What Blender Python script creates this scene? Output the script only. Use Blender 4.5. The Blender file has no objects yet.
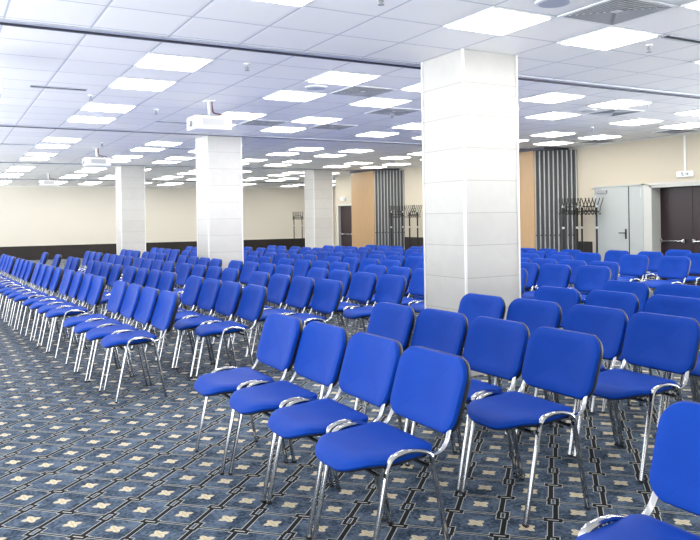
import bpy, bmesh, math, random
from mathutils import Vector, Matrix
PI = math.pi
scene = bpy.context.scene
COL = scene.collection

# ------------------------------------------------------------------ materials
def new_mat(name):
    m = bpy.data.materials.new(name); m.use_nodes = True
    nt = m.node_tree
    b = next(n for n in nt.nodes if n.type == 'BSDF_PRINCIPLED')
    return m, nt, b

def simple(name, col, rough=.5, metal=0., noise=0., scale=20., bump=0., spec=None, sheen=0.):
    m, nt, b = new_mat(name)
    b.inputs['Base Color'].default_value = (*col, 1)
    b.inputs['Roughness'].default_value = rough
    b.inputs['Metallic'].default_value = metal
    if spec is not None: b.inputs['Specular IOR Level'].default_value = spec
    if sheen: b.inputs['Sheen Weight'].default_value = sheen; b.inputs['Sheen Roughness'].default_value = .4
    if noise or bump:
        tc = nt.nodes.new('ShaderNodeTexCoord')
        n = nt.nodes.new('ShaderNodeTexNoise'); n.inputs['Scale'].default_value = scale; n.inputs['Detail'].default_value = 4
        nt.links.new(tc.outputs['Object'], n.inputs['Vector'])
        if noise:
            mx = nt.nodes.new('ShaderNodeMix'); mx.data_type = 'RGBA'
            mx.inputs[6].default_value = (*[c*(1-noise) for c in col], 1)
            mx.inputs[7].default_value = (*[min(1, c*(1+noise)) for c in col], 1)
            nt.links.new(n.outputs['Fac'], mx.inputs[0]); nt.links.new(mx.outputs[2], b.inputs['Base Color'])
        if bump:
            bp = nt.nodes.new('ShaderNodeBump'); bp.inputs['Strength'].default_value = bump; bp.inputs['Distance'].default_value = .002
            nt.links.new(n.outputs['Fac'], bp.inputs['Height']); nt.links.new(bp.outputs['Normal'], b.inputs['Normal'])
    return m

class G:
    """tiny helper to write shader arithmetic"""
    def __init__(s, nt): s.nt = nt
    def m(s, op, a, b=None, c=None):
        n = s.nt.nodes.new('ShaderNodeMath'); n.operation = op
        for i, v in enumerate((a, b, c)):
            if v is None: continue
            if isinstance(v, (int, float)): n.inputs[i].default_value = v
            else: s.nt.links.new(v, n.inputs[i])
        return n.outputs[0]
    def lt(s, a, b): return s.m('LESS_THAN', a, b)
    def gt(s, a, b): return s.m('GREATER_THAN', a, b)
    def mul(s, a, b): return s.m('MULTIPLY', a, b)
    def add(s, a, b): return s.m('ADD', a, b)
    def sub(s, a, b): return s.m('SUBTRACT', a, b)
    def mx(s, a, b): return s.m('MAXIMUM', a, b)
    def mn(s, a, b): return s.m('MINIMUM', a, b)
    def ab(s, a): return s.m('ABSOLUTE', a)
    def xyz(s):
        tc = s.nt.nodes.new('ShaderNodeTexCoord'); sp = s.nt.nodes.new('ShaderNodeSeparateXYZ')
        s.nt.links.new(tc.outputs['Object'], sp.inputs[0]); s.tc = tc.outputs['Object']
        return sp.outputs
    def mix(s, f, a, b):
        n = s.nt.nodes.new('ShaderNodeMix'); n.data_type = 'RGBA'
        for i, v in ((0, f), (6, a), (7, b)):
            if isinstance(v, tuple): n.inputs[i].default_value = (*v, 1)
            elif isinstance(v, (int, float)): n.inputs[i].default_value = v
            else: s.nt.links.new(v, n.inputs[i])
        return n.outputs[2]

def carpet_material():
    m, nt, b = new_mat('patterned_carpet')
    g = G(nt); X, Y, Z = g.xyz()
    p = .2285
    u = g.mul(g.add(X, Y), 1/(2**.5*p)); v = g.mul(g.sub(Y, X), 1/(2**.5*p))
    s = g.add(u, .5-2.947/p); t = g.add(v, .5-2.2/p)
    ri, rj = g.m('ROUND', s), g.m('ROUND', t)
    ds, dt = g.sub(s, ri), g.sub(t, rj)
    fi, fj = g.m('FLOOR', s), g.m('FLOOR', t)
    def sign(a, c):
        par = g.m('FLOORED_MODULO', g.add(a, c), 2.)
        return g.sub(g.mul(par, 2.), 1.)
    # line along u (near integer t), stepped left / right from cell to cell
    off = g.mul(sign(fi, rj), .05)
    dl = g.ab(g.sub(dt, off))
    off2 = g.mul(sign(fj, ri), .035)
    dv = g.ab(g.sub(ds, off2))
    # chain links at the corners
    par = g.m('FLOORED_MODULO', g.add(ri, rj), 2.)
    def box(hs, ht): return g.mx(g.sub(g.ab(ds), hs), g.sub(g.ab(dt), ht))
    d1 = g.ab(box(.055, .15)); d2 = g.ab(box(.17, .085))
    ring = g.add(g.mul(d1, g.sub(1., par)), g.mul(d2, par))
    inside = g.add(g.mul(box(.055, .15), g.sub(1., par)), g.mul(box(.17, .085), par))
    outm = g.gt(inside, 0.)
    # cream edge mask and black mask
    lmask = g.mx(g.mul(g.lt(dl, .066), outm), g.mul(g.lt(dv, .042), outm))
    lblack = g.mx(g.mul(g.lt(dl, .048), outm), g.mul(g.lt(dv, .022), outm))
    kmask = g.lt(ring, .056); kblack = g.lt(ring, .036)
    cream = g.mx(lmask, kmask); black = g.mx(g.mul(lblack, 1.), kblack)
    # butterfly flower in each cell
    fs, ft = g.ab(g.sub(g.m('FRACT', s), .5)), g.ab(g.sub(g.m('FRACT', t), .5))
    fs2 = g.mul(fs, 1.12)
    mxx, mnn = g.mx(fs2, ft), g.mn(fs2, ft)
    fl = g.mul(g.lt(mxx, .152), g.gt(mnn, g.mul(g.sub(mxx, .11), 1.5)))
    vein = g.mul(fl, g.lt(g.ab(g.sub(fs2, ft)), .018))
    ns = nt.nodes.new('ShaderNodeTexNoise'); ns.inputs['Scale'].default_value = 55; ns.inputs['Detail'].default_value = 5
    nt.links.new(g.tc, ns.inputs['Vector'])
    n2 = nt.nodes.new('ShaderNodeTexNoise'); n2.inputs['Scale'].default_value = 9; n2.inputs['Detail'].default_value = 3
    nt.links.new(g.tc, n2.inputs['Vector'])
    w = g.m('MULTIPLY_ADD', g.sub(g.add(ns.outputs['Fac'], n2.outputs['Fac']), 1.), 2.6, .5)
    w = g.mn(g.mx(w, 0.), 1.)
    base = g.mix(w, CARPET_A, CARPET_B)
    c = g.mix(cream, base, CREAM)
    c = g.mix(black, c, (.008, .009, .012))
    c = g.mix(fl, c, FLOWER)
    c = g.mix(g.mul(vein, .45), c, (.35, .27, .12))
    nt.links.new(c, b.inputs['Base Color'])
    b.inputs['Roughness'].default_value = .8
    b.inputs['Specular IOR Level'].default_value = .15
    bp = nt.nodes.new('ShaderNodeBump'); bp.inputs['Strength'].default_value = .25; bp.inputs['Distance'].default_value = .004
    nt.links.new(ns.outputs['Fac'], bp.inputs['Height']); nt.links.new(bp.outputs['Normal'], b.inputs['Normal'])
    return m

def ceiling_material(name, y0):
    m, nt, b = new_mat(name)
    g = G(nt); X, Y, Z = g.xyz()
    s = g.mul(g.sub(X, 2.832), 1/.6); t = g.mul(g.sub(Y, y0), 1/.6)
    ds, dt = g.ab(g.sub(s, g.m('ROUND', s))), g.ab(g.sub(t, g.m('ROUND', t)))
    line = g.lt(g.mn(ds, dt), .013)
    cv = nt.nodes.new('ShaderNodeCombineXYZ')
    nt.links.new(g.m('FLOOR', s), cv.inputs[0]); nt.links.new(g.m('FLOOR', t), cv.inputs[1])
    wn = nt.nodes.new('ShaderNodeTexWhiteNoise'); wn.noise_dimensions = '3D'
    nt.links.new(cv.outputs[0], wn.inputs['Vector'])
    c = g.mix(wn.outputs['Value'], TILE_A, TILE_B)
    c = g.mix(line, c, (.52, .55, .62))
    nt.links.new(c, b.inputs['Base Color'])
    b.inputs['Roughness'].default_value = .55
    bp = nt.nodes.new('ShaderNodeBump'); bp.inputs['Strength'].default_value = .5; bp.inputs['Distance'].default_value = .006
    nt.links.new(g.mn(g.mul(g.mn(ds, dt), 18.), 1.), bp.inputs['Height']); nt.links.new(bp.outputs['Normal'], b.inputs['Normal'])
    return m

def marble_material():
    m, nt, b = new_mat('pale_marble_cladding')
    g = G(nt); X, Y, Z = g.xyz()
    t = g.mul(Z, 1/.29); dt = g.ab(g.sub(t, g.m('ROUND', t)))
    line = g.lt(dt, .011)
    cv = nt.nodes.new('ShaderNodeCombineXYZ')
    nt.links.new(g.m('FLOOR', t), cv.inputs[2])
    wn = nt.nodes.new('ShaderNodeTexWhiteNoise'); nt.links.new(cv.outputs[0], wn.inputs['Vector'])
    ns = nt.nodes.new('ShaderNodeTexNoise'); ns.inputs['Scale'].default_value = 3.5; ns.inputs['Detail'].default_value = 8; ns.inputs['Distortion'].default_value = 1.5
    nt.links.new(g.tc, ns.inputs['Vector'])
    f = g.add(g.mul(ns.outputs['Fac'], .75), g.mul(wn.outputs['Value'], .25))
    c = g.mix(f, MARB_A, MARB_B)
    c = g.mix(g.mul(line, .55), c, (.26, .25, .23))
    nt.links.new(c, b.inputs['Base Color'])
    b.inputs['Roughness'].default_value = .4
    b.inputs['Specular IOR Level'].default_value = .3
    return m

def wood_material():
    m, nt, b = new_mat('beech_veneer')
    g = G(nt); X, Y, Z = g.xyz()
    mp = nt.nodes.new('ShaderNodeMapping'); mp.inputs['Scale'].default_value = (14, 14, .8)
    nt.links.new(g.tc, mp.inputs['Vector'])
    ns = nt.nodes.new('ShaderNodeTexNoise'); ns.inputs['Scale'].default_value = 2.5; ns.inputs['Detail'].default_value = 6
    nt.links.new(mp.outputs[0], ns.inputs['Vector'])
    c = g.mix(ns.outputs['Fac'], (.47, .29, .14), (.60, .40, .215))
    nt.links.new(c, b.inputs['Base Color']); b.inputs['Roughness'].default_value = .4
    return m

def fabric_material():
    m, nt, b = new_mat('blue_woven_fabric')
    g = G(nt); X, Y, Z = g.xyz()
    a = g.m('SINE', g.mul(g.add(g.add(X, Y), Z), 900.)); c2 = g.m('SINE', g.mul(g.add(g.sub(Y, X), Z), 900.))
    h = g.mul(a, c2)
    ns = nt.nodes.new('ShaderNodeTexNoise'); ns.inputs['Scale'].default_value = 7; ns.inputs['Detail'].default_value = 3
    nt.links.new(g.tc, ns.inputs['Vector'])
    col = g.mix(ns.outputs['Fac'], BLUE_A, BLUE_B)
    nt.links.new(col, b.inputs['Base Color'])
    b.inputs['Roughness'].default_value = .6; b.inputs['Specular IOR Level'].default_value = .16
    bp = nt.nodes.new('ShaderNodeBump'); bp.inputs['Strength'].default_value = .15; bp.inputs['Distance'].default_value = .001
    nt.links.new(h, bp.inputs['Height']); nt.links.new(bp.outputs['Normal'], b.inputs['Normal'])
    return m

def emit(name, col, strength):
    m, nt, b = new_mat(name)
    b.inputs['Base Color'].default_value = (.9, .9, .9, 1)
    b.inputs['Emission Color'].default_value = (*col, 1); b.inputs['Emission Strength'].default_value = strength
    return m

CARPET_A, CARPET_B = (.018, .036, .066), (.12, .165, .235)
CREAM, FLOWER = (.48, .48, .44), (.66, .58, .42)
TILE_A, TILE_B = (.90, .895, .90), (.95, .94, .93)
MARB_A, MARB_B = (.49, .48, .46), (.61, .605, .585)
BLUE_A, BLUE_B = (.001, .044, .34), (.001, .058, .43)

M = dict(
    carpet=carpet_material(), marble=marble_material(), wood=wood_material(), fabric=fabric_material(),
    beige=simple('beige_wallpaper', (.56, .51, .415), .7, noise=.05, scale=60, bump=.1),
    cream_wall=simple('cream_wallpaper', (.74, .70, .62), .7, noise=.04, scale=60, bump=.1),
    dark_band=simple('dark_wainscot_paint', (.016, .011, .010), .5),
    black=simple('black_plastic', (.012, .012, .014), .45),
    steel=simple('chromed_tube', (.50, .51, .53), .13, 1.),
    alu=simple('brushed_aluminium', (.62, .64, .66), .32, 1.),
    rail=simple('dark_rail_metal', (.10, .10, .13), .4, .6),
    railpale=simple('pale_rail_metal', (.50, .53, .60), .4, .2),
    white=simple('white_plastic', (.85, .85, .84), .4),
    grey=simple('grey_plastic', (.33, .34, .36), .5),
    louvre=simple('grey_louvre_metal', (.30, .31, .34), .45),
    darkgap=simple('dark_void', (.02, .022, .03), .9),
    slat=simple('silver_panel_edge', (.58, .60, .61), .45, .2),
    slatdark=simple('charcoal_seal', (.10, .105, .11), .6),
    greydoor=simple('grey_painted_door', (.44, .475, .475), .45),
    plum=simple('dark_plum_door', (.020, .008, .012), .35, noise=.2, scale=8),
    frame=simple('pale_door_frame', (.56, .57, .545), .4),
    sign=simple('white_sign_face', (.72, .78, .80), .3),
    green=simple('green_print', (.02, .10, .07), .5),
    light=emit('lit_diffuser', (1., .97, .90), LIGHT_STRENGTH := 13.),
    brown=simple('reddish_brown_cable', (.12, .05, .04), .6),
)

# ------------------------------------------------------------------ mesh helpers
def link(name, me, parent=None, loc=None):
    o = bpy.data.objects.new(name, me); COL.objects.link(o)
    if parent is not None: o.parent = parent
    if loc: o.location = loc
    return o

def obj(name, bm, mats, parent=None, smooth=False, loc=None):
    bmesh.ops.recalc_face_normals(bm, faces=bm.faces)
    me = bpy.data.meshes.new(name); bm.to_mesh(me); bm.free()
    if not isinstance(mats, (list, tuple)): mats = [mats]
    for m in mats: me.materials.append(m)
    if smooth:
        me.polygons.foreach_set('use_smooth', [True]*len(me.polygons))
        try: me.set_sharp_from_angle(angle=math.radians(40))
        except Exception: pass
    return link(name, me, parent, loc)

def add_box(bm, x0, x1, y0, y1, z0, z1, bev=0., mi=0):
    r = bmesh.ops.create_cube(bm, size=1.)
    vs = r['verts']
    bmesh.ops.scale(bm, vec=(x1-x0, y1-y0, z1-z0), verts=vs)
    bmesh.ops.translate(bm, vec=((x0+x1)/2, (y0+y1)/2, (z0+z1)/2), verts=vs)
    fs = {f for v in vs for f in v.link_faces}
    for f in fs: f.material_index = mi
    if bev:
        es = {e for v in vs for e in v.link_edges}
        bmesh.ops.bevel(bm, geom=list(es), offset=bev, segments=2, affect='EDGES', profile=.5)
    return bm

def box(*a, **k): return add_box(bmesh.new(), *a, **k)

def sweep(bm, pts, ra, rb, side=Vector((0, 1, 0)), seg=8, mi=0):
    """sweep an elliptical section: half width rb along `side`, ra across it"""
    pts = [Vector(p) for p in pts]; rings = []
    for i, p in enumerate(pts):
        t = (pts[min(i+1, len(pts)-1)] - pts[max(i-1, 0)]).normalized()
        n = t.cross(side)
        if n.length < 1e-4: n = t.cross(Vector((1, 0, 0)))
        n.normalize(); s = n.cross(t).normalized()
        rings.append([bm.verts.new(p + n*ra*math.cos(a) + s*rb*math.sin(a)) for a in [2*PI*k/seg for k in range(seg)]])
    for a, b in zip(rings, rings[1:]):
        for k in range(seg):
            f = bm.faces.new((a[k], a[(k+1) % seg], b[(k+1) % seg], b[k])); f.material_index = mi
    for r in (rings[0], rings[-1]):
        f = bm.faces.new(r); f.material_index = mi
    return bm

def smooth_path(pts, n=6):
    """Catmull-Rom through pts"""
    P = [Vector(p) for p in pts]; out = []
    for i in range(len(P)-1):
        p0, p1, p2, p3 = P[max(i-1, 0)], P[i], P[i+1], P[min(i+2, len(P)-1)]
        for k in range(n):
            t = k/n
            out.append(.5*((2*p1)+(p2-p0)*t+(2*p0-5*p1+4*p2-p3)*t*t+(3*p1-p0-3*p2+p3)*t**3))
    out.append(P[-1]); return out

def fillet(pts, r, n=5):
    """polyline with rounded corners"""
    P = [Vector(p) for p in pts]; out = [P[0]]
    for i in range(1, len(P)-1):
        rr = r[i-1] if isinstance(r, (list, tuple)) else r
        a = (P[i-1]-P[i]); c = (P[i+1]-P[i]); la, lc = a.length, c.length
        k = min(rr, la*.48, lc*.48); A = P[i]+a.normalized()*k; B = P[i]+c.normalized()*k
        for j in range(n+1):
            t = j/n; out.append((1-t)**2*A+2*t*(1-t)*P[i]+t*t*B)
    out.append(P[-1]); return out

def outline(w, d0, d1, rf, rr, seg=6, bulge=.0):
    """rounded outline in (a,b): a from d0..d1, b = +-w/2; rf radius at a=d0, rr at a=d1"""
    pts = []
    for (ca, cb, r, a0) in ((d0+rf, w/2-rf, rf, PI/2), (d0+rf, -w/2+rf, rf, PI), (d1-rr, -w/2+rr, rr, 1.5*PI), (d1-rr, w/2-rr, rr, 0)):
        for k in range(seg+1):
            t = a0+PI/2*k/seg
            pts.append((ca+r*math.cos(t), cb+r*math.sin(t)))
    return pts

def pad(bm, pts, layers, fn, caps=(.0, .35, .7), seg_cap=3):
    """layers: list of (inset, h) from one face to the other; fn(a,b,h) -> xyz"""
    ca = sum(p[0] for p in pts)/len(pts); cb = sum(p[1] for p in pts)/len(pts)
    ex = max(abs(p[0]-ca) for p in pts); ey = max(abs(p[1]-cb) for p in pts)
    rings = []
    def ring(sa, sb, h): return [bm.verts.new(fn(ca+(a-ca)*sa, cb+(b-cb)*sb, h)) for a, b in pts]
    h0, h1 = layers[0][1], layers[-1][1]
    i0, i1 = layers[0][0], layers[-1][0]
    for q in (.25, .6, .85): rings.append(ring((1-i0/ex)*q, (1-i0/ey)*q, h0))
    for ins, h in layers: rings.append(ring(1-ins/ex, 1-ins/ey, h))
    for q in (.85, .6, .25): rings.append(ring((1-i1/ex)*q, (1-i1/ey)*q, h1))
    n = len(pts)
    for r0, r1 in zip(rings, rings[1:]):
        for k in range(n): bm.faces.new((r0[k], r0[(k+1) % n], r1[(k+1) % n], r1[k]))
    for r, h in ((rings[0], h0), (rings[-1], h1)):
        c = bm.verts.new(fn(ca, cb, h))
        for k in range(n): bm.faces.new((r[k], r[(k+1) % n], c))
    return bm

def tag(o, label=None, cat=None, group=None, kind=None):
    if label: o['label'] = label
    if cat: o['category'] = cat
    if group: o['group'] = group
    if kind: o['kind'] = kind
    return o

def empty(name, loc, rz=0.):
    o = bpy.data.objects.new(name, None); COL.objects.link(o)
    o.location = loc; o.rotation_euler = (0, 0, rz); o.empty_display_size = .1
    return o

def copy_tree(o, parent=None):
    c = o.copy(); COL.objects.link(c)
    if parent is not None: c.parent = parent
    for ch in list(o.children): copy_tree(ch, c)
    return c

SKY_STRENGTH = 1.2
ADDED_GLOW = 5.5  # invented glow from below the horizon, lights the ceiling
ADDED_GLOW_PLUS_X = 20.  # same invented glow, stronger on the +X side
EXPOSURE = .25
FAR_DIST = 11.5

# ------------------------------------------------------------------ camera and world
H = 1.41; ZC = 2.90
cam_d = bpy.data.cameras.new('camera'); cam = bpy.data.objects.new('camera', cam_d); COL.objects.link(cam)
cam_d.sensor_width = 36.; cam_d.lens = 731.825/700*36.; cam_d.shift_y = (219.165-270)/700
yaw = .51216; roll = -.015
cam.matrix_world = Matrix.Translation((0, 0, H)) @ Matrix.Rotation(-yaw, 4, 'Z') @ Matrix.Rotation(PI/2, 4, 'X') @ Matrix.Rotation(roll, 4, 'Z')
scene.camera = cam
w = bpy.data.worlds.new('world'); scene.world = w; w.use_nodes = True
bg = w.node_tree.nodes['Background']; bg.inputs[0].default_value = (.95, .98, 1., 1)
wn_ = w.node_tree; wg = G(wn_)      # daylight: soft sky, plus an added glow below the horizon to lift the ceiling
wtc = wn_.nodes.new('ShaderNodeTexCoord'); wsp = wn_.nodes.new('ShaderNodeSeparateXYZ'); wn_.links.new(wtc.outputs['Generated'], wsp.inputs[0])
wf = wg.mx(wg.mn(wg.add(wg.mul(wsp.outputs[2], -4.), .5), 1.), 0.)
we = wg.mx(wg.mn(wg.add(wg.mul(wsp.outputs[0], 1.), .5), 1.), 0.)      # the added glow is raised on the +X side to brighten the ceiling
wglow = wg.add(wg.mul(we, ADDED_GLOW_PLUS_X-ADDED_GLOW), ADDED_GLOW-SKY_STRENGTH)
wn_.links.new(wg.add(wg.mul(wf, wglow), SKY_STRENGTH), bg.inputs[1])
scene.view_settings.view_transform = 'Standard'; scene.view_settings.look = 'None'
scene.view_settings.gamma = 1.; scene.view_settings.use_curve_mapping = False
scene.view_settings.exposure = EXPOSURE

def struct(name, bm, m, parent=None, smooth=False):
    o = obj(name, bm, m, parent, smooth)
    if parent is None: o['kind'] = 'structure'
    return o

# ------------------------------------------------------------------ shell
XL, XR, XF, YB, YN, YS = -2.2, 12.05, 16.0, 31.0, -2.5, 22.45
struct('floor', box(XL, XF+.1, YN, YB+.1, -.1, 0), M['carpet'])
RAILS = (5.88, 12.08, 19.25, 26.3)
bays = [(YN, 5.84, 5.191), (5.97, 12.02, 6.45), (12.15, 19.19, 13.50), (19.32, 26.24, 20.55), (26.37, YB+.1, 27.55)]
for a, b_, y0 in bays:
    struct('ceiling', box(XL, XF+.1, a, b_, ZC, ZC+.06), ceiling_material('ceiling_tiles', y0))
struct('ceiling_slab', box(XL, XF+.1, YN, YB+.1, ZC+.12, ZC+.2), M['darkgap'])
for i, y in enumerate(RAILS):
    t = struct('trim_%d' % (i+1), box(XL, XF if y > YS else XR, y-.045, y+.02, ZC-.012, ZC+.12), M['railpale'])
    struct('rail_slot', box(XL, XF if y > YS else XR, y+.02, y+.10, ZC+.0, ZC+.03), M['rail'], t)
    struct('rail_lip', box(XL, XF if y > YS else XR, y+.055, y+.085, ZC-.018, ZC+.0), M['rail'], t)

WT = .14
def wall_x(name, x, y0, y1, holes, mat):
    bm = bmesh.new(); y = y0
    for (a, b_, top) in holes:
        add_box(bm, x, x+.5, y, a, 0, ZC); add_box(bm, x, x+.5, a, b_, top, ZC); y = b_
    add_box(bm, x, x+.5, y, y1, 0, ZC)
    return struct(name, bm, mat)
wall_x('wall_right', XR, 7.3, YS, [(7.82, 9.54, 1.98), (9.68, 10.9, 2.02), (21.2, 22.28, 1.92)], M['beige'])
struct('wall_front', box(XL, XR, YN-.1, YN, 0, ZC), M['cream_wall'])
struct('wall_back', box(XL, XF, YB, YB+.1, 0, ZC), M['cream_wall'])
struct('wall_right_rear', box(XF, XF+.1, YS, YB, 0, ZC), M['beige'])
struct('wall_corner', box(XR+.5, XF, YS-.1, YS, 0, ZC), M['beige'])
# dark wainscot band
struct('baseboard_back', box(XL, XF, YB-.03, YB, 0, .55, bev=.006), M['dark_band'])
struct('baseboard_right', box(XR-.03, XR, 10.98, 12.9, 0, .86, bev=.006), M['dark_band'])
struct('baseboard_right_rear', box(XR-.03, XR, 16.5, 19.6, 0, .86, bev=.006), M['dark_band'])
struct('cornice', box(XL, XF, YB-.02, YB, ZC-.035, ZC), M['white']).name = 'trim_5'
struct('cornice', box(XR-.02, XR, 7.3, YS, ZC-.03, ZC), M['frame']).name = 'trim_6'

# ------------------------------------------------------------------ doors
def door_plum(n, y0, y1, top, split, dp=.25):
    """double door in a recess of the right wall"""
    d = empty('door_%d' % n, (XR+.25, (y0+y1)/2, 0)); tag(d, kind='structure')
    def P(name, bm, m, par=d):
        bmesh.ops.translate(bm, vec=(-XR-.25, -(y0+y1)/2, 0), verts=bm.verts); return obj(name, bm, m, par)
    bm = bmesh.new()
    for a, b_ in ((y0, y0+.05), (y1-.05, y1)): add_box(bm, XR-.012, XR+dp+.01, a, b_, 0, top)
    add_box(bm, XR-.012, XR+dp+.01, y0, y1, top-.05, top)
    P('door_frame', bm, M['frame'])
    spans = [(y0+.05, split-.003), (split+.003, y1-.05)] if split else [(y0+.05, y1-.05)]
    for a, b_ in spans:
        bm = box(XR+dp-.005, XR+dp+.04, a, b_, .01, top-.055, bev=.003)
        leaf = P('leaf', bm, M['plum'])
        bm = bmesh.new()
        sweep(bm, [(XR+dp-.06, a+.16, .90), (XR+dp-.06, b_-.05, .90)], .016, .016, Vector((0, 0, 1)), 8)
        for q in (a+.16, b_-.05): add_box(bm, XR+dp-.07, XR+dp-.005, q-.03, q+.03, .87, .94, bev=.006)
        P('push_bar', bm, M['steel'], leaf)
    # fixed rear cover of the recess
    P('recess_panel', box(XR+dp+.05, XR+dp+.08, y0, y1, 0, top), M['darkgap'])
    return d
door_plum(1, 7.82, 9.54, 1.98, 8.79)
door_plum(2, 21.2, 22.28, 1.92, None, .09)

def door_grey(n, y0, y1, split, top):
    d = empty('door_%d' % n, (XR, (y0+y1)/2, 0)); tag(d, kind='structure')
    def P(name, bm, m, par=d):
        bmesh.ops.translate(bm, vec=(-XR, -(y0+y1)/2, 0), verts=bm.verts); return obj(name, bm, m, par)
    bm = bmesh.new()
    for a, b_ in ((y0, y0+.045), (y1-.03, y1)): add_box(bm, XR-.02, XR+.06, a, b_, 0, top)
    add_box(bm, XR-.02, XR+.06, y0, y1, top-.03, top)
    P('door_frame', bm, M['greydoor'])
    P('recess_panel', box(XR+.09, XR+.11, y0, y1, 0, top), M['darkgap'])
    l1 = P('leaf', box(XR-.005, XR+.05, split+.018, y1-.033, .01, top-.034, bev=.003), M['greydoor'])
    l2 = P('leaf', box(XR-.005, XR+.05, y0+.048, split-.010, .01, top-.034, bev=.003), M['greydoor'])
    P('seal', box(XR+.0, XR+.04, split-.010, split+.018, .01, top-.034), M['black'])
    bm = bmesh.new()
    add_box(bm, XR-.014, XR-.005, split+.06, split+.10, .93, 1.13, bev=.003)
    sweep(bm, fillet([(XR-.01, split+.08, 1.05), (XR-.06, split+.08, 1.05), (XR-.06, split+.21, 1.05)], .02), .010, .010, Vector((0, 0, 1)))
    P('handle', bm, M['black'], l1)
    bm = bmesh.new()
    add_box(bm, XR-.06, XR-.005, y1-.33, y1-.10, 1.86, 1.93, bev=.008)
    sweep(bm, [(XR-.05, y1-.20, 1.95), (XR-.11, y1-.02, 1.965), (XR-.02, y1+.03, 1.97)], .008, .012, Vector((0, 0, 1)))
    P('door_closer', bm, M['grey'], l1)
    bm = bmesh.new()
    for z in (.25, 1.75): sweep(bm, [(XR-.012, y0+.05, z), (XR-.012, y0+.05, z+.18)], .012, .012)
    P('hinge', bm, M['alu'], l2)
    bm = bmesh.new()
    for z in (.35, 1.05, 1.75): sweep(bm, [(XR-.012, y1-.03, z), (XR-.012, y1-.03, z+.09)], .010, .010)
    P('hinge', bm, M['alu'], l1)
    return d
door_grey(3, 9.68, 10.9, 10.03, 2.02)
#door_grey(4, 15.2, 16.42, 15.55, 2.0)
struct('trim_7', box(XR-.012, XR, 9.54, 9.68, 0, 1.98), M['frame'])
struct('trim_8', box(XR-.03, XR, 7.7, 9.56, 1.98, 2.02), M['frame'])

# exit signs
def exit_sign(y, z, label):
    s = empty('exit_sign', (XR, y, z)); tag(s, label, 'sign', 'signs above the dark doors')
    obj('housing', box(-.05, 0, -.17, .17, -.055, .055, bev=.008), M['white'], s)
    obj('face', box(-.054, -.05, -.155, .155, -.045, .045), M['sign'], s)
    bm = bmesh.new()      # running figure and arrow
    add_box(bm, -.057, -.054, .035, .055, .012, .034)
    sweep(bm, [(-.056, .045, .012), (-.056, .03, -.008), (-.056, .05, -.034)], .004, .004)
    sweep(bm, [(-.056, .03, -.008), (-.056, .008, -.03)], .004, .004)
    sweep(bm, [(-.056, .065, .004), (-.056, .04, .008), (-.056, .015, .002)], .0035, .0035)
    add_box(bm, -.057, -.054, -.085, -.02, -.006, .006)
    sweep(bm, [(-.056, -.06, .024), (-.056, -.088, 0), (-.056, -.06, -.024)], .004, .004)
    obj('pictogram', bm, M['green'], s)
    return s
exit_sign(8.74, 2.15, 'small white sign fixed above the wide plum double door')
exit_sign(21.85, 2.10, 'tiny white sign above the far single dark door')
tag(obj('cable_duct', box(XR-.018, XR, 8.73, 8.765, 2.21, ZC), M['white']), 'thin white duct running down the beige wall to the sign', 'cable duct')

# ------------------------------------------------------------------ columns
def column(x0, y0, label):
    c = empty('column', (x0+.31, y0+.31, 0)); tag(c, label, 'column', 'marble clad columns', 'structure')
    obj('cladding', box(-.31, .31, -.31, .31, 0, ZC, bev=.004), M['marble'], c)
    for sx, sy in ((-1, -1), (1, -1), (-1, 1), (1, 1)):
        obj('corner_trim', box(sx*.31-.009, sx*.31+.009, sy*.31-.009, sy*.31+.009, 0, ZC), M['white'], c)
    return c
column(4.05, 5.13, 'pale marble column nearest the camera')
column(4.05, 12.18, 'pale marble column behind the first, below the projector')
column(4.20, 19.75, 'pale marble column farthest along the carpet aisle')
column(9.72, 19.45, 'pale marble column in front of the far dark door')

# ------------------------------------------------------------------ folding partitions
def partition(xc, y, label):
    p = empty('folding_partition', (xc, y, 0)); tag(p, label, 'partition', 'folded partition stacks by the beige wall')
    n = 10; pitch = .070
    obj('end_panel', box(0, .03, .0, 1.35, .03, ZC-.06, bev=.003), M['wood'], p)
    for i in range(n):
        x = .035+i*pitch; yy = -.065*i
        pn = obj('panel', box(x+.008, x+.032, yy+.006, 1.3, .03, ZC-.06), M['slatdark'], p)
        obj('edge_strip', box(x+.006, x+.034, yy, yy+.012, .03, ZC-.06, bev=.003), M['slat'], pn)
        obj('seal', box(x+.032, x+pitch+.008, yy+.012, 1.28, .03, ZC-.065), M['slatdark'], pn)
        obj('pin', box(x+.012, x+.028, yy-.012, yy, .98, 1.01), M['black'], pn)
    obj('head_track', box(-.03, .035+n*pitch-.02, -.35, 1.37, ZC-.06, ZC-.004), M['rail'], p)
    return p
partition(11.33, 11.95, 'folded partition stack with beech end and silver slats beside the grey door')
partition(11.33, 18.7, 'folded partition stack with beech end near the far column')

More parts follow.
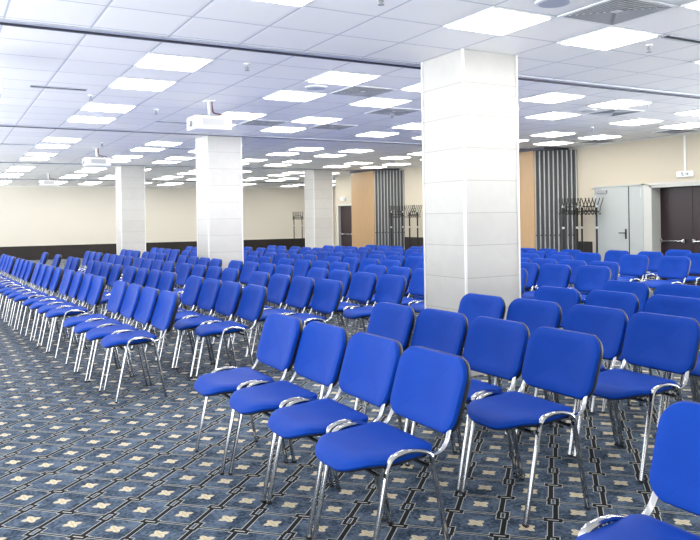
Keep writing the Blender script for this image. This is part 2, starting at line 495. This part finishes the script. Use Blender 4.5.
# ------------------------------------------------------------------ coat racks
def coat_rack(x, y, rz, label):
    """two poles joined by bars that carry a double row of swept hooks"""
    s = empty('coat_rack', (x, y, 0), rz); tag(s, label, 'coat rack', 'black coat racks')
    for q in (-.2, .2):
        bm = bmesh.new(); sweep(bm, [(q, 0, .02), (q, 0, 1.60)], .020, .020, Vector((0, 1, 0))); obj('pole', bm, M['black'], s, True)
        bm = bmesh.new()
        for z in (1.16, 1.60): sweep(bm, [(q, 0, z-.022), (q, 0, z+.022)], .027, .027)
        obj('collar', bm, M['alu'], s, True)
        bm = bmesh.new(); sweep(bm, fillet([(q, -.11, .0), (q, -.10, .03), (q, .10, .03), (q, .11, .0)], .02), .014, .014, Vector((1, 0, 0))); obj('base', bm, M['black'], s, True)
    bm = bmesh.new()
    for z in (.30, 1.52, 1.60): sweep(bm, [(-.2, 0, z), (.2, 0, z)], .009, .009, Vector((0, 0, 1)))
    obj('crossbar', bm, M['black'], s, True)
    for k in range(6):
        q = -.235+.094*k
        bm = bmesh.new()
        for d in (-1, 1):
            sweep(bm, smooth_path([(q, d*.0, 1.50), (q+.01*d, d*.05, 1.50), (q+.02*d, d*.06, 1.60), (q+.03*d, d*.10, 1.70), (q+.045*d, d*.115, 1.78)], 3), .0085, .0085, Vector((1, 0, 0)), 6)
            sweep(bm, smooth_path([(q, 0, 1.50), (q, d*.06, 1.43), (q, d*.09, 1.47)], 3), .007, .007, Vector((1, 0, 0)), 6)
        obj('hook', bm, M['black'], s, True)
    return s
coat_rack(11.55, 11.12, 0, 'black coat rack with curved hooks standing before the silver slats of the near partition')
coat_rack(11.87, 10.90, PI/2, 'black coat rack with curved hooks between the silver slats and the grey door')
coat_rack(11.60, 17.85, 0, 'black coat rack with curved hooks before the silver slats of the far partition')
coat_rack(11.80, 17.30, PI/2, 'black coat rack with curved hooks just past the far silver slats')
coat_rack(14.12, 29.9, 0, 'small black coat rack at the far back wall between two columns')

# ------------------------------------------------------------------ ceiling lights
def ceiling_light():
    s = empty('ceiling_light', (0, 0, ZC))
    bm = bmesh.new()
    for a in ((-.295, .295, -.295, -.275), (-.295, .295, .275, .295), (-.295, -.275, -.275, .275), (.275, .295, -.275, .275)):
        add_box(bm, *a, -.012, .02)
    obj('frame', bm, M['white'], s)
    obj('diffuser', box(-.268, .268, -.268, .268, -.018, -.002), M['light'], s)
    return s
ORD = ['first', 'second', 'third', 'fourth', 'fifth', 'sixth', 'seventh', 'eighth', 'ninth', 'tenth', 'eleventh', 'twelfth', 'thirteenth', 'fourteenth', 'fifteenth', 'sixteenth', 'seventeenth']
LX = [1.93, 3.73, 4.93, 6.73, 7.93, 9.73, 10.93]
LY = [3.09, 4.29, 6.75, 7.95, 9.75, 10.95, 13.8, 15.0, 16.8, 18.0, 20.85, 22.05, 23.85, 25.05, 27.85, 29.05]
def lpx(X, Y, Z=ZC):
    c, s = math.cos(yaw), math.sin(yaw)
    r, d = X*c-Y*s, X*s+Y*c
    return 350+731.8*r/d, d
proto_light = None
for j, y in enumerate(LY):
    for i, x in enumerate(LX + ([13.33, 14.53] if y > YS else [])):
        if y == 3.09 and i not in (2, 3): continue
        if y == 4.29 and i > 3: continue
        px, d = lpx(x, y)
        if px < -60 or px > 760: continue
        if proto_light is None: proto_light = ceiling_light(); o = proto_light
        else: o = copy_tree(proto_light)
        o.location = (x, y, ZC)
        tag(o, 'lit square ceiling panel, %s lamp row from the camera, %s lamp from the aisle' % (ORD[j], ORD[i]), 'ceiling light', 'lit square ceiling panels')

# ------------------------------------------------------------------ ceiling fittings
def air_vent():
    s = empty('air_vent', (0, 0, ZC))
    bm = bmesh.new()
    for a in ((-.295, .295, -.295, -.27), (-.295, .295, .27, .295), (-.295, -.27, -.27, .27), (.27, .295, -.27, .27)):
        add_box(bm, *a, -.01, .01)
    obj('frame', bm, M['white'], s)
    bm = bmesh.new()
    for k in range(7):      # nested sloping blades
        r0 = .262-.034*k; r1 = r0-.026
        a = [bm.verts.new((sx*r0, sy*r0, -.008)) for sx, sy in ((-1, -1), (1, -1), (1, 1), (-1, 1))]
        b_ = [bm.verts.new((sx*r1, sy*r1, .018)) for sx, sy in ((-1, -1), (1, -1), (1, 1), (-1, 1))]
        a2 = [bm.verts.new((sx*(r0-.003), sy*(r0-.003), -.012)) for sx, sy in ((-1, -1), (1, -1), (1, 1), (-1, 1))]
        for q in range(4):
            bm.faces.new((a[q], a[(q+1) % 4], b_[(q+1) % 4], b_[q])); bm.faces.new((a[q], a[(q+1) % 4], a2[(q+1) % 4], a2[q]))
            bm.faces.new((a2[q], a2[(q+1) % 4], b_[(q+1) % 4], b_[q]))
    obj('louvre', bm, M['louvre'], s)
    obj('duct_box', box(-.27, .27, -.27, .27, .022, .05), M['darkgap'], s)
    return s
VENTS = [(4.33, 3.69, 'over the near column'), (4.33, 7.35, 'beyond the near column'), (4.33, 10.35, 'ahead of the second column'),
         (8.53, 7.35, 'between four lit panels past the near column'), (11.53, 8.55, 'above the grey door'), (11.53, 10.35, 'by the near folded partition'),
         (5.53, 10.35, 'between lit panels before the second track'), (5.53, 8.55, 'behind the near column and round speaker')]
pv = None
for x, y, t in VENTS:
    o = air_vent() if pv is None else copy_tree(pv)
    if pv is None: pv = o
    o.location = (x, y, ZC); tag(o, 'square louvred air vent in the ceiling '+t, 'air vent', 'square ceiling air vents')
def slot_vent():
    s = empty('slot_vent', (0, 0, ZC))
    obj('slot', box(-.28, .28, -.03, .03, -.006, .004), M['darkgap'], s)
    bm = bmesh.new(); add_box(bm, -.29, .29, .03, .045, -.012, .004); add_box(bm, -.29, .29, -.045, -.03, -.008, .004)
    obj('lip', bm, M['railpale'], s)
    return s
ps = None
for x, y, t in [(5.60, 4.02, 'beside the lit panel past the near column'), (1.17, 8.55, 'at the panel edge above the carpet aisle'), (3.10, 10.80, 'just ahead of the hanging projector'), (1.30, 14.9, 'over the far carpet aisle past the second track'), (4.36, 14.65, 'between lit panels behind the large projector')]:
    o = slot_vent() if ps is None else copy_tree(ps)
    if ps is None: ps = o
    o.location = (x, y, ZC); tag(o, 'dark narrow ceiling slot '+t, 'slot vent', 'dark ceiling slots')
def speaker():
    s = empty('ceiling_speaker', (0, 0, ZC))
    bm = bmesh.new(); bmesh.ops.create_cone(bm, cap_ends=True, segments=32, radius1=.125, radius2=.13, depth=.012)
    bmesh.ops.translate(bm, vec=(0, 0, -.006), verts=bm.verts); obj('rim', bm, M['white'], s)
    bm = bmesh.new(); bmesh.ops.create_cone(bm, cap_ends=True, segments=32, radius1=.105, radius2=.105, depth=.006)
    bmesh.ops.translate(bm, vec=(0, 0, -.014), verts=bm.verts); obj('grille', bm, M['railpale'], s)
    return s
ps = None
for x, y, t in [(3.74, 3.72, 'above the near column beside the big vent'), (3.72, 7.35, 'beside a vent beyond the near column'), (8.0, 7.35, 'among lit panels over the room past the near column')]:
    o = speaker() if ps is None else copy_tree(ps)
    if ps is None: ps = o
    o.location = (x, y, ZC); tag(o, 'round grey ceiling speaker '+t, 'speaker', 'round ceiling speakers')
def sprinkler():
    s = empty('sprinkler', (0, 0, ZC))
    bm = bmesh.new(); bmesh.ops.create_cone(bm, cap_ends=True, segments=16, radius1=.03, radius2=.034, depth=.03)
    bmesh.ops.translate(bm, vec=(0, 0, .003), verts=bm.verts); obj('rosette', bm, M['white'], s)
    bm = bmesh.new(); sweep(bm, [(0, 0, -.005), (0, 0, -.05)], .009, .009)
    for q in (-1, 1): sweep(bm, [(0, 0, -.02), (q*.018, 0, -.04), (0, 0, -.062)], .004, .004)
    obj('nozzle', bm, M['grey'], s)
    bm = bmesh.new(); bmesh.ops.create_cone(bm, cap_ends=True, segments=16, radius1=.022, radius2=.022, depth=.004)
    bmesh.ops.translate(bm, vec=(0, 0, -.064), verts=bm.verts); obj('deflector', bm, M['grey'], s)
    return s
ps = None
for x, y, t in [(2.59, 4.14, 'in the tiles before the near track'), (2.57, 6.52, 'in the tiles just behind the near track'), (2.53, 9.69, 'in the tiles before the large projector'),
                (5.45, 4.30, 'beside the lit panel past the near column'), (8.33, 6.6, 'in the room past the near column'), (1.56, 8.88, 'by the dark slot over the aisle'),
                (2.67, 14.12, 'above the second projector'), (5.63, 8.75, 'behind the near column'), (9.63, 8.75, 'facing the grey door wall')]:
    o = sprinkler() if ps is None else copy_tree(ps)
    if ps is None: ps = o
    o.location = (x, y, ZC); tag(o, 'small ceiling sprinkler head '+t, 'sprinkler', 'sprinkler heads')

# ------------------------------------------------------------------ projectors
def projector():
    s = empty('projector', (0, 0, ZC))
    zb = -.37
    bm = box(-.24, .24, -.17, .17, zb, zb+.17, bev=.025)
    obj('body', bm, M['white'], s, True)
    bm = bmesh.new()
    for k in range(7): add_box(bm, -.14+.0, .14, -.1735, -.169, zb+.05+.012*k, zb+.057+.012*k)
    obj('air_grille', bm, M['grey'], s)
    bm = bmesh.new(); bmesh.ops.create_cone(bm, cap_ends=True, segments=24, radius1=.035, radius2=.042, depth=.05)
    bmesh.ops.rotate(bm, cent=(0, 0, 0), matrix=Matrix.Rotation(-PI/2, 3, 'Y'), verts=bm.verts)
    bmesh.ops.translate(bm, vec=(-.255, -.06, zb+.07), verts=bm.verts); obj('lens', bm, M['grey'], s, True)
    obj('mounting_plate', box(-.12, .12, -.10, .10, zb+.172, zb+.187, bev=.004), M['grey'], s)
    bm = bmesh.new(); sweep(bm, [(0, 0, zb+.14), (0, 0, 0)], .018, .018); add_box(bm, -.06, .06, -.06, .06, -.012, 0)
    obj('ceiling_pole', bm, M['white'], s)
    bm = bmesh.new(); sweep(bm, smooth_path([(.03, -.02, -.0), (.032, -.03, -.10), (.04, -.05, -.15), (.10, -.06, -.165), (.16, -.03, -.165), (.20, .0, -.185)], 5), .009, .009)
    obj('cable', bm, M['brown'], s, True)
    return s
pp = None
for x, y, rz, t in [(2.94, 8.75, 0, 'white projector hanging from the ceiling before the second column, the biggest in view'),
                    (2.75, 15.1, 0, 'white projector hanging from the ceiling between the second and third columns'),
                    (2.85, 23.3, 0, 'small white projector high up at the far cream wall'),
                    (.26, 7.15, 0, 'white projector cut off by the picture edge over the aisle')]:
    o = projector() if pp is None else copy_tree(pp)
    if pp is None: pp = o
    o.location = (x, y, ZC); tag(o, t, 'projector', 'white ceiling projectors')

CHAIRS = [(1.55, 1.33, 0, 0, 0), (1.41, 2.64, 0, 1, 0), (1.41, 3.15, 0, 1, 1), (1.397, 3.65, 0, 1, 2), (1.356, 4.14, 0, 1, 3),
  (2.31, 2.75, 1, 1, 0), (2.31, 3.25, 1, 1, 1), (2.283, 3.75, 1, 1, 2), (2.229, 4.24, 1, 1, 3), (3.21, 2.85, 2, 1, 0),
  (3.21, 3.35, 2, 1, 1), (3.163, 3.85, 2, 1, 2), (3.096, 4.34, 2, 1, 3), (4.11, 2.94, 3, 1, 0), (4.11, 3.44, 3, 1, 1),
  (4.039, 3.94, 3, 1, 2), (3.96, 4.43, 3, 1, 3), (5.01, 3.48, 4, 1, 0), (4.92, 3.98, 4, 1, 1), (4.829, 4.47, 4, 1, 2),
  (1.19, 6.123, 0, 2, 0), (1.151, 6.588, 0, 2, 1), (1.122, 7.053, 0, 2, 2), (1.093, 7.518, 0, 2, 3), (2.011, 6.227, 1, 2, 0),
  (1.963, 6.707, 1, 2, 1), (1.933, 7.187, 1, 2, 2), (1.903, 7.667, 1, 2, 3), (2.827, 6.323, 2, 2, 0), (2.776, 6.823, 2, 2, 1),
  (2.745, 7.323, 2, 2, 2), (2.714, 7.823, 2, 2, 3), (3.634, 6.45, 3, 2, 0), (3.588, 6.95, 3, 2, 1), (3.557, 7.45, 3, 2, 2),
  (3.526, 7.95, 3, 2, 3), (4.458, 6.45, 4, 2, 0), (4.408, 6.95, 4, 2, 1), (4.377, 7.45, 4, 2, 2), (4.346, 7.95, 4, 2, 3),
  (5.282, 6.45, 5, 2, 0), (5.228, 6.95, 5, 2, 1), (5.197, 7.45, 5, 2, 2), (5.166, 7.95, 5, 2, 3), (1.039, 8.373, 0, 3, 0),
  (1.01, 8.838, 0, 3, 1), (0.976, 9.303, 0, 3, 2), (0.939, 9.768, 0, 3, 3), (1.85, 8.513, 1, 3, 0), (1.82, 8.993, 1, 3, 1),
  (1.782, 9.473, 1, 3, 2), (1.744, 9.953, 1, 3, 3), (2.662, 8.647, 2, 3, 0), (2.628, 9.147, 2, 3, 1), (2.588, 9.647, 2, 3, 2),
  (2.548, 10.147, 2, 3, 3), (3.472, 8.81, 3, 3, 0), (3.435, 9.31, 3, 3, 1), (3.395, 9.81, 3, 3, 2), (3.355, 10.31, 3, 3, 3),
  (4.292, 8.81, 4, 3, 0), (4.255, 9.31, 4, 3, 1), (4.215, 9.81, 4, 3, 2), (4.175, 10.31, 4, 3, 3), (5.112, 8.81, 5, 3, 0),
  (5.075, 9.31, 5, 3, 1), (5.035, 9.81, 5, 3, 2), (4.995, 10.31, 5, 3, 3), (5.932, 8.81, 6, 3, 0), (5.895, 9.31, 6, 3, 1),
  (5.855, 9.81, 6, 3, 2), (5.815, 10.31, 6, 3, 3), (6.752, 8.81, 7, 3, 0), (6.715, 9.31, 7, 3, 1), (6.675, 9.81, 7, 3, 2),
  (6.635, 10.31, 7, 3, 3), (7.535, 9.31, 8, 3, 1), (7.495, 9.81, 8, 3, 2), (7.455, 10.31, 8, 3, 3), (8.392, 8.81, 9, 3, 0),
  (8.355, 9.31, 9, 3, 1), (8.315, 9.81, 9, 3, 2), (8.275, 10.31, 9, 3, 3), (9.175, 9.31, 10, 3, 1), (9.135, 9.81, 10, 3, 2),
  (9.095, 10.31, 10, 3, 3), (0.889, 10.383, 0, 4, 0), (0.852, 10.848, 0, 4, 1), (0.824, 11.312, 0, 4, 2), (0.801, 11.777, 0, 4, 3),
  (1.692, 10.6, 1, 4, 0), (1.656, 11.08, 1, 4, 1), (1.632, 11.56, 1, 4, 2), (1.608, 12.04, 1, 4, 3), (2.495, 10.81, 2, 4, 0),
  (2.464, 11.31, 2, 4, 1), (2.439, 11.81, 2, 4, 2), (2.414, 12.31, 2, 4, 3), (3.297, 11.05, 3, 4, 0), (3.272, 11.55, 3, 4, 1),
  (3.248, 12.05, 3, 4, 2), (3.223, 12.55, 3, 4, 3), (4.117, 11.05, 4, 4, 0), (4.092, 11.55, 4, 4, 1), (4.938, 11.05, 5, 4, 0),
  (4.912, 11.55, 5, 4, 1), (4.887, 12.05, 5, 4, 2), (4.862, 12.55, 5, 4, 3), (5.758, 11.05, 6, 4, 0), (5.732, 11.55, 6, 4, 1),
  (5.707, 12.05, 6, 4, 2), (5.683, 12.55, 6, 4, 3), (6.577, 11.05, 7, 4, 0), (6.552, 11.55, 7, 4, 1), (6.527, 12.05, 7, 4, 2),
  (6.502, 12.55, 7, 4, 3), (7.397, 11.05, 8, 4, 0), (7.372, 11.55, 8, 4, 1), (7.347, 12.05, 8, 4, 2), (7.322, 12.55, 8, 4, 3),
  (8.217, 11.05, 9, 4, 0), (8.192, 11.55, 9, 4, 1), (8.168, 12.05, 9, 4, 2), (8.143, 12.55, 9, 4, 3), (9.037, 11.05, 10, 4, 0),
  (9.012, 11.55, 10, 4, 1), (8.987, 12.05, 10, 4, 2), (8.962, 12.55, 10, 4, 3), (0.769, 12.422, 0, 5, 0), (0.746, 12.887, 0, 5, 1),
  (0.724, 13.352, 0, 5, 2), (0.703, 13.817, 0, 5, 3), (1.552, 13.173, 1, 5, 1), (1.531, 13.653, 1, 5, 2), (2.382, 12.957, 2, 5, 0),
  (2.359, 13.457, 2, 5, 1), (2.337, 13.957, 2, 5, 2), (2.314, 14.457, 2, 5, 3), (3.166, 13.75, 3, 5, 1), (3.144, 14.25, 3, 5, 2),
  (3.121, 14.75, 3, 5, 3), (4.009, 13.25, 4, 5, 0), (3.986, 13.75, 4, 5, 1), (3.964, 14.25, 4, 5, 2), (3.941, 14.75, 4, 5, 3),
  (4.829, 13.25, 5, 5, 0), (4.806, 13.75, 5, 5, 1), (4.784, 14.25, 5, 5, 2), (4.761, 14.75, 5, 5, 3), (5.649, 13.25, 6, 5, 0),
  (5.626, 13.75, 6, 5, 1), (5.604, 14.25, 6, 5, 2), (5.581, 14.75, 6, 5, 3), (6.469, 13.25, 7, 5, 0), (6.446, 13.75, 7, 5, 1),
  (6.424, 14.25, 7, 5, 2), (6.401, 14.75, 7, 5, 3), (7.289, 13.25, 8, 5, 0), (7.266, 13.75, 8, 5, 1), (7.244, 14.25, 8, 5, 2),
  (7.221, 14.75, 8, 5, 3), (8.109, 13.25, 9, 5, 0), (8.086, 13.75, 9, 5, 1), (8.064, 14.25, 9, 5, 2), (8.929, 13.25, 10, 5, 0),
  (0.67, 14.553, 0, 6, 0), (0.649, 15.018, 0, 6, 1), (0.631, 15.482, 0, 6, 2), (0.612, 15.947, 0, 6, 3), (1.477, 14.847, 1, 6, 0),
  (1.419, 16.287, 1, 6, 3), (2.285, 15.133, 2, 6, 0), (2.265, 15.633, 2, 6, 1), (2.245, 16.133, 2, 6, 2), (3.092, 15.45, 3, 6, 0),
  (3.072, 15.95, 3, 6, 1), (3.052, 16.45, 3, 6, 2), (3.912, 15.45, 4, 6, 0), (3.892, 15.95, 4, 6, 1), (3.872, 16.45, 4, 6, 2),
  (3.852, 16.95, 4, 6, 3), (4.732, 15.45, 5, 6, 0), (4.712, 15.95, 5, 6, 1), (4.692, 16.45, 5, 6, 2), (4.672, 16.95, 5, 6, 3),
  (5.552, 15.45, 6, 6, 0), (5.532, 15.95, 6, 6, 1), (5.512, 16.45, 6, 6, 2), (6.372, 15.45, 7, 6, 0), (6.352, 15.95, 7, 6, 1),
  (6.194, 6.08, 6, 2, 0), (6.077, 6.57, 6, 2, 1), (6.041, 7.06, 6, 2, 2), (6.011, 7.55, 6, 2, 3), (6.901, 6.56, 7, 2, 0),
  (6.862, 7.05, 7, 2, 1), (6.831, 7.54, 7, 2, 2), (6.801, 8.03, 7, 2, 3), (7.7, 8.081, 8, 2, 0), (7.7, 8.777, 8, 2, 1),
  (8.5, 6.714, 9, 2, 0), (8.5, 7.389, 9, 2, 1), (8.5, 8.269, 9, 2, 2), (9.4, 6.976, 10, 2, 0), (9.4, 7.839, 10, 2, 1),
  (9.4, 8.491, 10, 2, 2), (10.2, 7.906, 11, 2, 0)]

# ------------------------------------------------------------------ chairs
def chair_meshes():
    """bmeshes of the parts of a stacking chair facing -X, front feet at x=0"""
    out = {}
    # seat cushion
    def seat_fn(a, b, h):
        u = (a+.05)/.39
        z = .452+h
        z += .010*math.cos(PI*min(max((u-.5)*1.4, -1), 1))*-1*.6          # dish
        z -= .034*max(0, (.28-u)/.28)**2                                       # waterfall front
        z += .012*(2*b/.46)**2
        z += .012*max(0, (u-.6)/.4)
        return (a, b, z)
    pts = outline(.452, -.055, .34, .165, .055, 9)
    bm = bmesh.new(); pad(bm, pts, [(.02, -.012), (.004, -.008), (0, .002), (.005, .014), (.018, .021), (.05, .027)], seat_fn)
    out['seat'] = (bm, 'fabric')
    bm = bmesh.new(); pad(bm, pts, [(.05, -.026), (.014, -.021), (.008, -.010), (.02, -.008)], seat_fn)
    out['seat_shell'] = (bm, 'black')
    # back cushion: a = height along the tilted plane, b = width
    bx, bz, tx, tz = .412, .512, .497, .824
    L = math.hypot(tx-bx, tz-bz); ux, uz = (tx-bx)/L, (tz-bz)/L; nx, nz = -uz, ux
    def back_fn(a, b, h):
        v = a/L
        hh = h + .026*0 - .030*(1-(2*b/.46)**2) - .010*(1-(2*v-1)**2)*1.0 + .012*(1-v)**2
        wob = 1 - .02*(2*v-1)**2 - .03*(1-v)
        return (bx+ux*a+nx*hh, b*wob, bz+uz*a+nz*hh)
    ptb = outline(.500, 0, L, .070, .095, 8)
    bm = bmesh.new(); pad(bm, ptb, [(.05, .030), (.022, .027), (.006, .019), (0, .006), (.002, -.004), (.02, -.008)], back_fn)
    out['backrest'] = (bm, 'fabric')
    bm = bmesh.new(); pad(bm, outline(.503, -.002, L+.002, .071, .096, 8), [(.02, -.002), (.001, -.002), (0, -.010), (.006, -.024), (.03, -.032)], back_fn)
    out['back_shell'] = (bm, 'black')
    # legs, rails, supports
    for sy in (-1, 1):
        y = .232*sy; yi = .231*sy
        fb, rb = Vector((.085, yi, .40)), Vector((.315, yi, .40))
        bm = bmesh.new(); sweep(bm, [(0, y, .012), fb], .0100, .0150); out['leg', sy, 0] = (bm, 'steel')
        bm = bmesh.new(); sweep(bm, [(.39, y, .012), rb], .0100, .0150); out['leg', sy, 1] = (bm, 'steel')
        d0 = (fb-Vector((0, y, .012))).normalized(); d1 = (rb-Vector((.39, y, .012))).normalized()
        path = fillet([fb-d0*.002, fb+d0*.078, (.20, yi-.003*sy, .497), rb+d1*.07, rb-d1*.002], [.06, .12, .055], 7)
        bm = bmesh.new(); sweep(bm, path, .0100, .0150); out['side_rail', sy] = (bm, 'steel')
        bm = bmesh.new(); sweep(bm, fillet([(.27, .222*sy, .452), (.375, .222*sy, .462), (.432, .205*sy, .60), (.455, .19*sy, .66)], [.06, .05], 6), .0065, .0135)
        out['back_support', sy] = (bm, 'steel')
        for q, x in ((0, 0.), (1, .39)):
            bm = box(x-.010, x+.010, y-.0145, y+.0145, 0, .013, bev=.004); out['foot_cap', sy, q] = (bm, 'black')
    for q, x in ((0, .06), (1, .29)):
        bm = bmesh.new(); sweep(bm, [(x, -.235, .415), (x, .235, .415)], .009, .009, Vector((0, 0, 1))); out['crossbar', q] = (bm, 'steel')
    return out

def place(o, c):
    X, Y, k, b, i = c
    r = random.Random(int(X*1000)*31+int(Y*1000))
    o.location = (X, Y, 0)
    o.rotation_euler = (0, 0, math.radians(r.uniform(-1, 1)))

random.seed(3)
cm = chair_meshes()
chair0 = empty('conference_chair', (0, 0, 0))
def part(key, name, par):
    bm, mat = cm[key]; return obj(name, bm, M[mat], par, True)
for key in list(cm):
    n = key if isinstance(key, str) else key[0]
    if n in ('foot_cap', 'leg'): continue
    part(key, n, chair0)
for sy in (-1, 1):
    for q in (0, 1):
        l = part(('leg', sy, q), 'leg', chair0); part(('foot_cap', sy, q), 'foot_cap', l)
# one mesh of the same chair for the rows too far off to show its parts
def joined():
    slots = ['fabric', 'black', 'steel', 'grey']; bm = bmesh.new()
    for key, (b0, mat) in chair_meshes().items():
        if isinstance(key, tuple) and key[0] == 'foot_cap': b0.free(); continue
        bmesh.ops.recalc_face_normals(b0, faces=b0.faces)
        vm = {v: bm.verts.new(v.co) for v in b0.verts}
        for f in b0.faces:
            g = bm.faces.new([vm[v] for v in f.verts]); g.material_index = slots.index(mat)
        b0.free()
    me = bpy.data.meshes.new('conference_chair'); bm.to_mesh(me); bm.free()
    for s in slots: me.materials.append(M[s])
    me.polygons.foreach_set('use_smooth', [True]*len(me.polygons))
    me.set_sharp_from_angle(angle=math.radians(40))
    return me
far_mesh = joined()
def chair_label(c):
    X, Y, k, b, i = c
    if b == 0: return 'blue chair cut off by the picture corner, alone close to the camera'
    return 'blue chair, %s row from the open carpet, %s cluster from camera, %s seat in it' % (ORD[k], ORD[b-1], ORD[i])
first = True
for c in CHAIRS:
    X, Y, k, b, i = c
    far = math.hypot(X, Y) > FAR_DIST
    if far:
        o = link('conference_chair', far_mesh)
    elif first: o = chair0; first = False
    else: o = copy_tree(chair0)
    place(o, c)
    tag(o, chair_label(c), 'chair', 'blue conference chairs in rows')
